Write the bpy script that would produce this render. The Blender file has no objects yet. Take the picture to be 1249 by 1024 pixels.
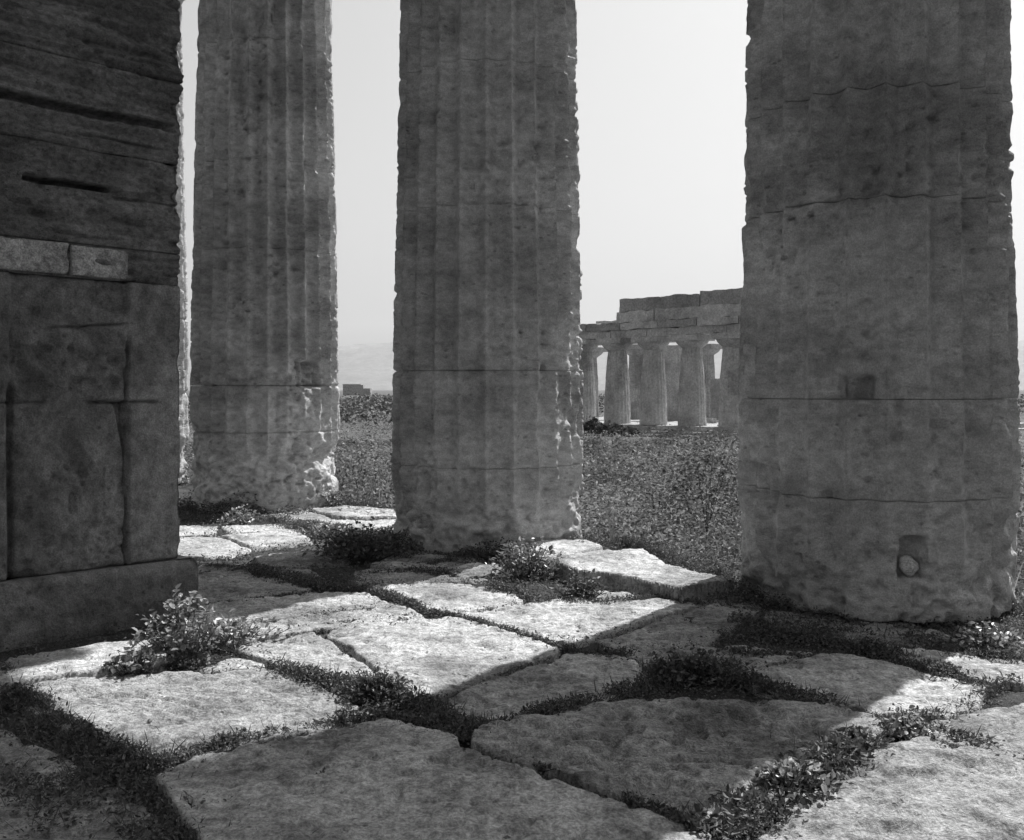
import bpy, math, numpy as np
from mathutils import Vector

# ------------------------------------------------------------------ camera, sky, sun, exposure
S = bpy.context.scene
COL = S.collection
F, HOR, EYE = 1200.0, 475.0, 1.65          # focal length and horizon of the photograph (in its pixels), eye height (m)
cam_d = bpy.data.cameras.new("camera")
cam = bpy.data.objects.new("camera", cam_d); COL.objects.link(cam)
cam.location = (0, 0, EYE); cam.rotation_euler = (math.radians(90), 0, 0)
cam_d.sensor_width = 36.0; cam_d.lens = F / 1249 * 36.0
cam_d.shift_y = (HOR - 512) / 1249.0
cam_d.clip_start = 0.05; cam_d.clip_end = 60000
S.camera = cam

SUN_AZ, SUN_EL = math.radians(39), math.radians(54.8)
W = bpy.data.worlds.new("World"); S.world = W; W.use_nodes = True
nt = W.node_tree; nt.nodes.clear()
sky = nt.nodes.new("ShaderNodeTexSky"); sky.sky_type = 'NISHITA'; sky.sun_disc = False
sky.sun_elevation = SUN_EL; sky.sun_rotation = SUN_AZ
sky.air_density = 1.0; sky.dust_density = 3.5
sep = nt.nodes.new("ShaderNodeSeparateColor"); comb = nt.nodes.new("ShaderNodeCombineColor")
nt.links.new(sky.outputs[0], sep.inputs[0])
mixm = nt.nodes.new("ShaderNodeMath"); mixm.operation = 'MULTIPLY_ADD'     # black-and-white plate: mostly blue-sensitive
mixm.inputs[1].default_value = 0.35
gm = nt.nodes.new("ShaderNodeMath"); gm.operation = 'MULTIPLY'; gm.inputs[1].default_value = 0.65
nt.links.new(sep.outputs[2], gm.inputs[0]); nt.links.new(sep.outputs[1], mixm.inputs[0]); nt.links.new(gm.outputs[0], mixm.inputs[2])
for i in range(3): nt.links.new(mixm.outputs[0], comb.inputs[i])
bg = nt.nodes.new("ShaderNodeBackground"); bg.inputs[1].default_value = 0.070
wo = nt.nodes.new("ShaderNodeOutputWorld")
nt.links.new(comb.outputs[0], bg.inputs[0]); nt.links.new(bg.outputs[0], wo.inputs[0])

sd = bpy.data.lights.new("sun", 'SUN'); sd.energy = 3.5; sd.angle = math.radians(0.5); sd.color = (1, 1, 1)
so = bpy.data.objects.new("sun", sd); COL.objects.link(so)
SV = Vector((math.sin(SUN_AZ) * math.cos(SUN_EL), math.cos(SUN_AZ) * math.cos(SUN_EL), math.sin(SUN_EL)))
so.rotation_euler = SV.to_track_quat('Z', 'Y').to_euler(); so.location = (20, 20, 30)
S.view_settings.view_transform = 'Standard'; S.view_settings.look = 'None'
S.view_settings.exposure = 0.82; S.view_settings.gamma = 1.0; S.view_settings.use_curve_mapping = False

# ------------------------------------------------------------------ helpers
def hsh(ix, iy, iz, seed):
    n = (ix.astype(np.int64) * 374761393 + iy.astype(np.int64) * 668265263 + iz.astype(np.int64) * 2147483647 + seed * 974634777) & 0xffffffff
    n = ((n ^ (n >> 13)) * 1274126177) & 0xffffffff
    n = ((n ^ (n >> 15)) * 2246822519) & 0xffffffff
    return ((n ^ (n >> 16)) & 0xffffff) / float(0xffffff)

def vn(x, y, z, seed=0):
    x, y, z = np.broadcast_arrays(x, y, z)
    ix, iy, iz = np.floor(x), np.floor(y), np.floor(z)
    fx, fy, fz = x - ix, y - iy, z - iz
    fx = fx * fx * (3 - 2 * fx); fy = fy * fy * (3 - 2 * fy); fz = fz * fz * (3 - 2 * fz)
    r = 0
    for a in (0, 1):
        for b in (0, 1):
            for c in (0, 1):
                w = (fx if a else 1 - fx) * (fy if b else 1 - fy) * (fz if c else 1 - fz)
                r = r + w * hsh(ix + a, iy + b, iz + c, seed)
    return r * 2 - 1

def fbm(x, y, z, o=4, seed=0):
    r, a, t = 0, 1.0, 0
    for k in range(o):
        r = r + a * vn(x * 2**k + 17.3 * k, y * 2**k - 9.1 * k, z * 2**k + 3.7 * k, seed + k); t += a; a *= 0.5
    return r / t

def sst(a, b, x):
    t = np.clip((x - a) / (b - a), 0, 1); return t * t * (3 - 2 * t)

def mesh(name, v, faces, mat, parent=None, smooth=True, loc=None):
    """one mesh object from numpy arrays; faces = list of (n,k) index arrays"""
    me = bpy.data.meshes.new(name)
    v = np.asarray(v, np.float32)
    faces = [np.asarray(f, np.int32) for f in (faces if isinstance(faces, list) else [faces])]
    tot = np.concatenate([np.full(len(f), f.shape[1], np.int32) for f in faces])
    idx = np.concatenate([f.ravel() for f in faces])
    me.vertices.add(len(v)); me.vertices.foreach_set("co", v.ravel())
    me.loops.add(len(idx)); me.loops.foreach_set("vertex_index", idx)
    me.polygons.add(len(tot))
    st = np.zeros(len(tot), np.int32); st[1:] = np.cumsum(tot)[:-1]
    me.polygons.foreach_set("loop_start", st)
    me.polygons.foreach_set("use_smooth", np.full(len(tot), smooth))
    me.update(calc_edges=True); me.validate()
    if mat: me.materials.append(mat)
    o = bpy.data.objects.new(name, me); COL.objects.link(o)
    if parent: o.parent = parent
    if loc is not None: o.location = loc
    return o

def tag(o, label, cat, group=None):
    o["label"] = label; o["category"] = cat; o["kind"] = "thing"
    if group: o["group"] = group
    return o

def root(name, loc, label, cat, group=None, rz=0):
    o = bpy.data.objects.new(name, None); COL.objects.link(o)
    o.location = loc; o.rotation_euler = (0, 0, rz); o.empty_display_size = 0.2
    return tag(o, label, cat, group)

def struct(o): o["kind"] = "structure"; return o
def stuff(o): o["kind"] = "stuff"; return o

def gp(px, py, z=0.0):
    y = (EYE - z) * F / (py - HOR); return ((px - 624.5) / F * y, y)

def gridfaces(n, m, wrap=False):
    """quads of an n (rows) x m (cols) grid"""
    i = np.arange(n - 1)[:, None]; j = np.arange(m if wrap else m - 1)[None, :]
    a = i * m + j; b = i * m + (j + 1) % m
    return np.stack([a, b, b + m, a + m], -1).reshape(-1, 4)

def boxes(bs):
    """list of (x0,x1,y0,y1,z0,z1) as verts and faces"""
    V, Q = [], []
    for (x0, x1, y0, y1, z0, z1) in bs:
        k = len(V)
        V += [(x0, y0, z0), (x1, y0, z0), (x1, y1, z0), (x0, y1, z0), (x0, y0, z1), (x1, y0, z1), (x1, y1, z1), (x0, y1, z1)]
        Q += [(k, k + 3, k + 2, k + 1), (k + 4, k + 5, k + 6, k + 7), (k, k + 1, k + 5, k + 4), (k + 1, k + 2, k + 6, k + 5), (k + 2, k + 3, k + 7, k + 6), (k + 3, k, k + 4, k + 7)]
    return np.array(V, float), np.array(Q)

# ------------------------------------------------------------------ materials (black-and-white plate: greys only)
def stone(name, lo, hi, scale=3.0, stain=0.5, bump=0.5, rough=0.9, pit=1.0, streak=(1, 1, 1), fine=1.0, con=1.0):
    m = bpy.data.materials.new(name); m.use_nodes = True
    t = m.node_tree; N, L = t.nodes, t.links; N.clear()
    out = N.new("ShaderNodeOutputMaterial"); b = N.new("ShaderNodeBsdfPrincipled"); L.new(b.outputs[0], out.inputs[0])
    b.inputs["Roughness"].default_value = rough; b.inputs["Specular IOR Level"].default_value = 0.25
    geo = N.new("ShaderNodeNewGeometry"); mp = N.new("ShaderNodeMapping"); mp.inputs["Scale"].default_value = streak
    L.new(geo.outputs["Position"], mp.inputs[0])
    def noise(s, d=6, r=0.6, src=mp):
        n = N.new("ShaderNodeTexNoise"); n.inputs["Scale"].default_value = s; n.inputs["Detail"].default_value = d; n.inputs["Roughness"].default_value = r
        L.new(src.outputs[0], n.inputs["Vector"]); return n
    def ramp(src, p0, p1, c0, c1):
        r = N.new("ShaderNodeMapRange"); r.inputs[1].default_value = p0; r.inputs[2].default_value = p1; r.inputs[3].default_value = c0; r.inputs[4].default_value = c1
        L.new(src, r.inputs[0]); return r.outputs[0]
    def mth(op, a, c):
        r = N.new("ShaderNodeMath"); r.operation = op
        for k, q in enumerate((a, c)):
            if isinstance(q, (int, float)): r.inputs[k].default_value = q
            else: L.new(q, r.inputs[k])
        return r.outputs[0]
    n1 = noise(scale); n2 = noise(scale * 7, 8, 0.7); n3 = noise(scale * 0.45, 5, 0.65); n4 = noise(scale * 30 * fine, 4, 0.7, geo)
    base = ramp(n1.outputs[0], 0.3, 0.7, lo, hi)
    v2 = mth('MULTIPLY', base, ramp(n2.outputs[0], 0.36, 0.62, 1 - 0.45 * con, 1 + 0.32 * con))
    v3 = mth('MULTIPLY', v2, ramp(n3.outputs[0], 0.38, 0.54, 1.0 - stain, 1.10))
    v4 = mth('MULTIPLY', v3, ramp(n4.outputs[0], 0.38, 0.62, 1 - 0.34 * con, 1 + 0.3 * con))
    vo = N.new("ShaderNodeTexVoronoi"); vo.inputs["Scale"].default_value = scale * 9; L.new(mp.outputs[0], vo.inputs["Vector"])
    pits = ramp(vo.outputs["Distance"], 0.05, 0.28, 0.0, 1.0)
    n5 = noise(scale * 2.2, 3)
    pm = mth('MAXIMUM', pits, ramp(n5.outputs[0], 0.5, 0.62, 1.0 - pit, 1.0) if pit < 1 else ramp(n5.outputs[0], 0.45, 0.6, 1.0, 0.0))
    v5 = mth('MULTIPLY', v4, ramp(pm, 0, 1, 0.62, 1.0))
    L.new(v5, b.inputs["Base Color"])
    hgt = mth('ADD', mth('MULTIPLY', n2.outputs[0], 0.9), mth('ADD', mth('MULTIPLY', n4.outputs[0], 0.35), mth('MULTIPLY', pm, 0.35)))
    bp = N.new("ShaderNodeBump"); bp.inputs["Strength"].default_value = bump; bp.inputs["Distance"].default_value = 0.03
    L.new(hgt, bp.inputs["Height"]); L.new(bp.outputs[0], b.inputs["Normal"])
    return m

def leafmat(name, lo, hi, spec=0.5, rough=0.45, trans=0.25):
    m = bpy.data.materials.new(name); m.use_nodes = True
    t = m.node_tree; N, L = t.nodes, t.links; N.clear()
    out = N.new("ShaderNodeOutputMaterial"); b = N.new("ShaderNodeBsdfPrincipled")
    geo = N.new("ShaderNodeNewGeometry"); r = N.new("ShaderNodeMapRange")
    r.inputs[3].default_value = lo; r.inputs[4].default_value = hi
    L.new(geo.outputs["Random Per Island"], r.inputs[0]); L.new(r.outputs[0], b.inputs["Base Color"])
    b.inputs["Roughness"].default_value = rough; b.inputs["Specular IOR Level"].default_value = spec
    tr = N.new("ShaderNodeBsdfTranslucent"); L.new(r.outputs[0], tr.inputs[0])
    mx = N.new("ShaderNodeMixShader"); mx.inputs[0].default_value = trans
    L.new(b.outputs[0], mx.inputs[1]); L.new(tr.outputs[0], mx.inputs[2]); L.new(mx.outputs[0], out.inputs[0])
    return m

M_COL = stone("column_stone", 0.45, 0.62, 1.3, 0.36, 0.9, streak=(0.85, 0.85, 1.5), con=0.6, fine=2.2)
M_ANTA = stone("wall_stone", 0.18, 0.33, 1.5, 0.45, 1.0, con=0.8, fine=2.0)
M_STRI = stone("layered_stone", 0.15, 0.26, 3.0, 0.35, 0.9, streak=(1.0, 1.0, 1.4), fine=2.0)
M_PALE = stone("pale_plaster_stone", 0.30, 0.42, 3, 0.3, 0.5)
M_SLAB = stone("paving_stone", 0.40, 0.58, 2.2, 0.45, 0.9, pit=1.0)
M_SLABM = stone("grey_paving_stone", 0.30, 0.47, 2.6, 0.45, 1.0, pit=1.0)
M_SLABD = stone("dark_paving_stone", 0.28, 0.50, 3.0, 0.5, 1.0, pit=1.0)  # darker grey of the same paving
M_FAR = stone("ruin_stone", 0.34, 0.52, 1.0, 0.3, 0.2, fine=0.3, con=0.5)
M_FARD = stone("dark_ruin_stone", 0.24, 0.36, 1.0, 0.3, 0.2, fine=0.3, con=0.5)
M_SOIL = stone("soil", 0.05, 0.10, 4, 0.4, 1.0)
M_FIELD = stone("field_soil", 0.07, 0.13, 0.25, 0.3, 1.0)
M_MOUNT = stone("mountain_rock", 0.12, 0.2, 0.002, 0.2, 0.0)
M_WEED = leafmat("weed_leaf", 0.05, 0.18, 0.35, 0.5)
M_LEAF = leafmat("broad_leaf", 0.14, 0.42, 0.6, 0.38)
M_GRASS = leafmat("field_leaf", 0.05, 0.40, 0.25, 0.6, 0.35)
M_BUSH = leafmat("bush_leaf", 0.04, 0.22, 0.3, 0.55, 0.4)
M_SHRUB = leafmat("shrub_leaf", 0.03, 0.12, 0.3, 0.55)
M_DRY = stone("dry_stem", 0.45, 0.6, 6, 0.2, 0.3)
M_STONEW = stone("white_stone", 0.55, 0.7, 8, 0.2, 0.4)

# ------------------------------------------------------------------ fluted columns of the near temple
CL, CM, CR = np.array([-3.55, 14.2]), np.array([-0.26, 10.8]), np.array([2.915, 7.95])
STEP = (CL - CR) / 2.0
ROW = STEP / np.linalg.norm(STEP)           # along the colonnade, away from the camera
NRM = np.array([-ROW[1], ROW[0]]);
if NRM[1] < 0: NRM = -NRM                   # out of the temple
NRM = NRM if NRM @ np.array([1, 1]) > 0 else -NRM
HCOL, HSH = 9.15, 8.5

def rbase(z): return 1.088 - 0.0205 * z

def hit(c, px, py=None):
    """angle (and height) at which the line of sight through a pixel of the photograph meets the column's face"""
    d = np.array([(px - 624.5) / F, 1.0]); r = 1.0
    a = d @ d; b = -2 * d @ c; q = c @ c - r * r
    D = max(b * b - 4 * a * q, 0.0); t = (-b - math.sqrt(D)) / (2 * a)
    p = d * t - c; th = math.atan2(p[1], p[0]); t00 = math.atan2(-c[1], -c[0]); th = t00 + (th - t00 + math.pi) % (2 * math.pi) - math.pi
    return (th, EYE + (HOR - py) / F * t) if py is not None else th

def rect(c, x0, y0, x1, y1, depth):
    ta, za = hit(c, x0, y0); tb, zb = hit(c, x1, y1)
    za2, zb2 = hit(c, (x0 + x1) / 2, y0)[1], hit(c, (x0 + x1) / 2, y1)[1]
    return (min(ta, tb), max(ta, tb), min(za2, zb2), max(za2, zb2), depth)

def radius(th, z, sd, worn, feats, rough_spots, joints):
    """radius of the weathered shaft"""
    x, y = np.cos(th), np.sin(th)
    r0 = rbase(z)
    u = ((th / (2 * math.pi) * 24) % 1.0) * 2 - 1
    wz = worn - 0.05 + 0.75 * fbm(x * 1.3, y * 1.3, z * 0.9, 3, sd)
    er = sst(0.25, -0.35, z - wz)                                        # worn foot, flutes gone
    pt = sst(0.38, 0.58, fbm(x * 1.6 + 5, y * 1.6, z * 0.8, 3, sd + 7))   # worn patches higher up
    for (t0, z0, rt, rz, k) in rough_spots:
        pt = np.maximum(pt, k * np.exp(-(((th - t0 + math.pi) % (2 * math.pi) - math.pi) / rt)**2 - ((z - z0) / rz)**2))
    er = np.clip(np.maximum(er, 0.8 * pt), 0, 1)
    fl = 0.125 * (1 - np.abs(u)**1.7)
    ch = 0.018 * sst(0.72, 1.0, np.abs(u)) * sst(-0.1, 0.5, vn(x * 9, y * 9, z * 7, sd + 3)) # chipped arrises
    d = -(fl * (1 - er) + 0.055 * er) - ch * (1 - er)
    d = d + 0.012 * fbm(x * 2, y * 2, z * 2, 3, sd + 11) + 0.006 * fbm(x * 11, y * 11, z * 11, 3, sd + 12)
    d = d - er * (0.085 * sst(-0.15, 0.5, fbm(x * 3.2, y * 3.2, z * 4.5, 4, sd + 13)) + 0.045 * sst(-0.1, 0.5, fbm(x * 9, y * 9, z * 9, 3, sd + 14)))
    pitn = vn(x * 13, y * 13, z * 17, sd + 15); pz = sst(-0.3, 0.3, fbm(x * 1.8, y * 1.8, z * 1.5, 3, sd + 16))
    d = d - 0.045 * sst(0.42, 0.70, pitn) * np.maximum(pz, er) - 0.02 * sst(0.4, 0.8, vn(x * 26, y * 26, z * 34, sd + 17)) * np.maximum(pz, 0.6 * er)
    d = d + 0.007 * fbm(x * 2.5, y * 2.5, z * 24, 3, sd + 18)
    d = d - 0.055 * sst(0.42, 0.6, fbm(x * 1.7 + 9, y * 1.7, z * 1.5, 4, sd + 19))
    for (ja, amp) in joints:                                              # ragged edges along the drum joints
        w = 0.02 + 0.05 * np.clip(fbm(x * 4, y * 4, ja * 3 + 0 * z, 3, sd + 21), 0, 1) * amp
        d = d - 0.03 * amp * np.exp(-((z - ja) / w)**2) * sst(-0.25, 0.35, fbm(x * 3, y * 3, ja + z * 2, 3, sd + 22))
    for (t0, t1, z0, z1, dep) in feats:
        k = 0.012; tr = (th - (t0 + t1) / 2 + math.pi) % (2 * math.pi) - math.pi; hw = (t1 - t0) / 2
        jt = 0.022 * fbm(th * 11, z * 11, 0 * z, 3, sd + 31)
        m = sst(-k, k, tr + hw + jt) * sst(-k, k, hw - tr + jt) * sst(-k, k, z - z0 + jt) * sst(-k, k, z1 - z + jt)
        d = d - dep * m
    return r0 + d

def drum(name, z0, z1, sd, worn, feats, spots, joints, par, nth=360, dz=0.017, mat=None):
    th = np.linspace(-math.pi, math.pi, nth, endpoint=False)
    n = max(6, int((z1 - z0) / dz))
    zz = np.concatenate([[z0 + 0.002, z0 + 0.006], np.linspace(z0 + 0.014, z1 - 0.014, n), [z1 - 0.006, z1 - 0.002]])
    T, Z = np.meshgrid(th, zz)
    R = radius(T, Z, sd, worn, feats, spots, joints)
    ed = 0.002 + 0.010 * np.clip(0.4 + 1.6 * fbm(np.cos(T) * 2, np.sin(T) * 2, Z * 0 + z0, 3, sd + 40), 0, 1)
    R = R - ed * np.exp(-((Z - z0) / 0.007)**2) - ed * np.exp(-((z1 - Z) / 0.007)**2)
    v = np.stack([R * np.cos(T), R * np.sin(T), Z], -1).reshape(-1, 3)
    f = gridfaces(len(zz), nth, True); nv = len(v)
    v = np.vstack([v, [[0, 0, zz[0]], [0, 0, zz[-1]]]])
    j = np.arange(nth); k = (j + 1) % nth; top = (len(zz) - 1) * nth
    return mesh(name, v, [f, np.stack([k, j, np.full(nth, nv)], -1), np.stack([top + j, top + k, np.full(nth, nv + 1)], -1)], mat or M_COL, par)

def capital(par, r1=0.86, mat=None, z0=HSH, zt=HCOL, half=1.15, ech=1.0, nth=64):
    ab = zt - (zt - z0) * 0.45
    zs = np.linspace(0, 1, 12); pr = r1 + (ech - r1) * np.sin(zs * math.pi / 2)**1.2
    th = np.linspace(0, 2 * math.pi, nth, endpoint=False); T, K = np.meshgrid(th, np.arange(12))
    v = np.stack([pr[K] * np.cos(T), pr[K] * np.sin(T), z0 + (ab - z0) * zs[K]], -1).reshape(-1, 3)
    v[:, :2] *= (1 + 0.012 * fbm(v[:, 0] * 3, v[:, 1] * 3, v[:, 2] * 3, 3, 5))[:, None]
    j = np.arange(nth); k = (j + 1) % nth; t = 11 * nth; n = len(v)
    v = np.vstack([v, [[0, 0, z0]], [[0, 0, ab]]])
    mesh("echinus", v, [gridfaces(12, nth, True), np.stack([k, j, np.full(nth, n)], -1), np.stack([t + j, t + k, np.full(nth, n + 1)], -1)], mat or M_COL, par)
    a = math.atan2(ROW[1], ROW[0]); c, s = math.cos(a), math.sin(a)
    V, Q = boxes([(-half, half, -half, half, ab + 0.003, zt - 0.003)])
    V = np.stack([V[:, 0] * c - V[:, 1] * s, V[:, 0] * s + V[:, 1] * c, V[:, 2]], -1)
    mesh("abacus", V, Q, mat or M_COL, par, smooth=False)

def column(c, label, joints, feats, spots, worn, sd, nth=360, dz=0.017):
    r = root("stone_column", (c[0], c[1], 0), label, "column", "fluted columns of the near temple")
    zs = [0.0] + sorted(z for z, a in joints) + [HSH]
    for a, b in zip(zs[:-1], zs[1:]):
        drum("drum", a, b, sd, worn, feats, spots, joints, r, nth, dz if a < 6.3 else 0.08)
    capital(r, rbase(HSH) - 0.02)
    return r

def zj(c, py):                               # height of a joint seen at row py in front of column c
    return EYE + (HOR - py) / F * (c[1] - 1.0)

fR = [rect(CR, 1024, 458, 1066, 487, 0.14), rect(CR, 1018, 198, 1076, 236, 0.06), rect(CR, 1097, 655, 1126, 705, 0.16),
      rect(CR, 905, 565, 945, 606, 0.10), rect(CR, 1044, 494, 1058, 508, 0.04), rect(CR, 1136, 505, 1150, 520, 0.03),
      rect(CR, 960, 560, 985, 600, 0.03), rect(CR, 1124, 724, 1136, 732, 0.05), rect(CR, 925, 196, 1018, 240, 0.02)]
sR = [(hit(CR, 930, 560)[0], hit(CR, 930, 560)[1], 0.35, 0.35, 0.9), (hit(CR, 1150, 620)[0], 0.9, 0.4, 0.4, 0.8), (hit(CR, 1000, 210)[0], zj(CR, 212), 2.0, 0.12, 0.6)]
column(CR, "massive nearest fluted column at the right, a pale round stone lodged low in it",
       [(zj(CR, 98), 0.5), (zj(CR, 236), 1.0), (zj(CR, 487), 0.7), (zj(CR, 612), 0.4), (zj(CR, -80), 0.5), (zj(CR, -250), 0.5)], fR, sR, 0.55, 3)
fM = [rect(CM, 704, 56, 712, 76, 0.08), rect(CM, 563, 235, 616, 246, 0.03), rect(CM, 505, 560, 520, 640, 0.03)]
sM = [(hit(CM, 690, 520)[0], 1.35, 0.45, 0.45, 1.0), (hit(CM, 700, 440)[0], 2.0, 0.3, 0.3, 0.9), (hit(CM, 560, 70)[0], zj(CM, 75), 0.6, 0.2, 0.7), (hit(CM, 520, 600)[0], 0.8, 0.35, 0.4, 1.0)]
column(CM, "middle fluted column in the centre with leafy weeds at its right foot",
       [(zj(CM, 68), 0.5), (zj(CM, 246), 0.8), (zj(CM, 451), 0.9), (zj(CM, 572), 0.7), (zj(CM, -120), 0.5)], fM, sM, 0.62, 41)
fL = [rect(CL, 363, 440, 394, 472, 0.14), rect(CL, 384, 546, 410, 560, 0.09), rect(CL, 262, 292, 290, 301, 0.03), rect(CL, 340, 556, 362, 563, 0.04)]
sL = [(hit(CL, 330, 460)[0], zj(CL, 462), 1.2, 0.16, 1.0), (hit(CL, 385, 540)[0], 1.0, 0.5, 0.5, 1.0), (hit(CL, 300, 590)[0], 0.4, 0.8, 0.4, 1.0)]
column(CL, "left fluted column seen beside the wall, ringed by a rough broken band at eye level",
       [(zj(CL, 190), 0.8), (zj(CL, 300), 0.4), (zj(CL, 470), 1.0), (zj(CL, 528), 0.3), (zj(CL, 40), 0.5)], fL, sL, 0.95, 77)
far = column(CL + STEP, "far fluted column showing only a sunlit strip between wall and left column",
       [(1.6, 0.9), (2.9, 0.7), (4.4, 0.7), (6.2, 0.6)], [], [(-0.6, 1.4, 0.9, 0.8, 1.0)], 1.0, 101, 240, 0.035)
def copy_col(c, label):
    r = far.copy(); COL.objects.link(r); r.location = (c[0], c[1], 0); r["label"] = label
    for ch in list(far.children):
        o = ch.copy(); COL.objects.link(o); o.parent = r
    return r
copy_col(CR - STEP, "fluted column outside the picture, right of the nearest column")
copy_col(CL + 2 * STEP, "fluted column hidden behind the wall, last of the row")

def front(n): return CR - STEP + NRM * n                     # assumed front row beside and behind the camera, added to block ambient light
copy_col(front(-4.5), "unseen front row fluted column beside the camera, added for shade")
copy_col(front(-9.2), "unseen front row fluted column behind the camera, added for shade")
copy_col(front(-13.8), "unseen front row fluted column far behind the camera, added for shade")
# entablature carried by the row (out of the picture, its shadow falls on the floor at the lower left)
ea = math.atan2(ROW[1], ROW[0])
ent = root("entablature", (CM[0], CM[1], HCOL), "stone beam carried by the fluted columns above the picture", "entablature", None, ea)
for nm, y, z0, z1, m in (("architrave", 0.88, 0.0, 1.45, M_COL), ("frieze", 0.86, 1.453, 2.85, M_COL), ("cornice", 1.25, 2.853, 3.4, M_COL)):
    V, Q = boxes([(-8.9 - y, 12.6, -y, y, z0, z1)]); mesh(nm, V, Q, m, ent, False)
fr = front(0)  # beam over the assumed front row, put in to hold back sky light
added_ent = root("entablature", (fr[0], fr[1], HCOL), "unseen stone beam over the front row behind the camera, added for shade", "entablature", None, math.atan2(-NRM[1], -NRM[0]))
for nm, y, z0, z1, m in (("architrave", 0.88, 0.0, 1.45, M_COL), ("frieze", 0.86, 1.453, 2.85, M_COL), ("cornice", 1.25, 2.853, 3.4, M_COL)):
    V, Q = boxes([(y + 0.4, 20, -y, y, z0, z1)]); mesh(nm, V, Q, m, added_ent, False)

# pale round stone in the hole of the nearest column
def rock(name, c, rad, mat, sd, sc=(1, 1, 1), lab=None, cat="stone", n=24):
    th = np.linspace(0, 2 * math.pi, n, endpoint=False); ph = np.linspace(0.02, math.pi - 0.02, n // 2)
    T, P = np.meshgrid(th, ph)
    d = np.stack([np.sin(P) * np.cos(T), np.sin(P) * np.sin(T), np.cos(P)], -1).reshape(-1, 3)
    r = rad * (1 + 0.45 * fbm(d[:, 0] * 1.5, d[:, 1] * 1.5, d[:, 2] * 1.5 + sd, 3, sd))
    v = d * r[:, None] * np.array(sc)
    nv = len(v); j = np.arange(n); k = (j + 1) % n; t = (n // 2 - 1) * n
    v = np.vstack([v, [[0, 0, v[:n, 2].mean()]], [[0, 0, v[-n:, 2].mean()]]])
    o = mesh(name, v, [gridfaces(n // 2, n, True)[:, ::-1], np.stack([j, k, np.full(n, nv)], -1), np.stack([t + k, t + j, np.full(n, nv + 1)], -1)], mat, None, True, c)
    return tag(o, lab, cat) if lab else o
t_, z_ = hit(CR, 1112, 691)
pR = CR + 0.935 * np.array([math.cos(t_), math.sin(t_)])
rock("round_stone", (pR[0], pR[1], z_), 0.068, M_STONEW, 4, (1, 1, 1.08), "pale round stone lodged in the square hole low on the nearest column")

# ------------------------------------------------------------------ anta (end of the inner wall) at the left
BETA = math.radians(43.5)
A0 = np.array([(220 - 624.5) / F * 7.3, 7.3])
AU = -np.array([math.sin(BETA), math.cos(BETA)])       # along the face, towards the camera's left
AN = np.array([math.cos(BETA), -math.sin(BETA)])       # out of the face
AW, AD = 2.1, 4.5

def blk(name, u0, u1, z0, z1, front, mat, par, out=0.0, du=0.009, dz=0.009, deep=AD, side=0.0, sd=0):
    """a block of the wall: a closed shell whose face and right-hand return follow front(u, z)"""
    us = np.linspace(u1, u0, max(4, int((u1 - u0) / du)))
    ds = np.concatenate([np.linspace(0, 0.3, 14)[1:], np.linspace(0.3, deep, 12)[1:]])
    zz = np.concatenate([[z0 + .002], np.linspace(z0 + 0.008, z1 - 0.008, max(4, int((z1 - z0) / dz))), [z1 - .002]])
    P, N2, UU, k = [], [], [], 0
    for u in us: P.append(A0 + AU * u + AN * out - AU * (side if u == us[-1] else side * (1 - (u - u0) / (u1 - u0 + 1e-9)))); N2.append(AN); UU.append(u)
    for d in ds: P.append(A0 + AU * u0 - AU * side + AN * (out - d)); N2.append(-AU); UU.append(u0 - d)
    P.append(A0 + AU * u1 + AN * (out - deep)); N2.append(AU * 0); UU.append(u0 - deep)
    P, N2, UU = np.array(P), np.array(N2), np.array(UU)
    i = len(us) - 1; N2[i] = (AN - AU) / 2
    m = len(P); U, Z = np.meshgrid(UU, zz)
    D = front(U, Z) - 0.012 * np.exp(-((Z - z0) / 0.012)**2) - 0.012 * np.exp(-((z1 - Z) / 0.012)**2)
    D = D - 0.03 * np.exp(-(U - u0)**2 / 0.0009) * sst(-0.1, 0.6, fbm(Z * 5, Z * 0, Z * 0 + sd, 3, 3 + sd))
    X = P[None, :, 0] + N2[None, :, 0] * D; Y = P[None, :, 1] + N2[None, :, 1] * D
    v = np.stack([X, Y, Z], -1).reshape(-1, 3)
    n = len(v); q = [gridfaces(len(zz), m, True)]
    c = P.mean(0); v = np.vstack([v, [[c[0], c[1], zz[0]], [c[0], c[1], zz[-1]]]])
    j = np.arange(m); kk = (j + 1) % m; t = (len(zz) - 1) * m
    q += [np.stack([kk, j, np.full(m, n)], -1), np.stack([t + j, t + kk, np.full(m, n + 1)], -1)]
    v = v - np.array([A0[0], A0[1], 0])
    return mesh(name, v, q, mat, par)

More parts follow.
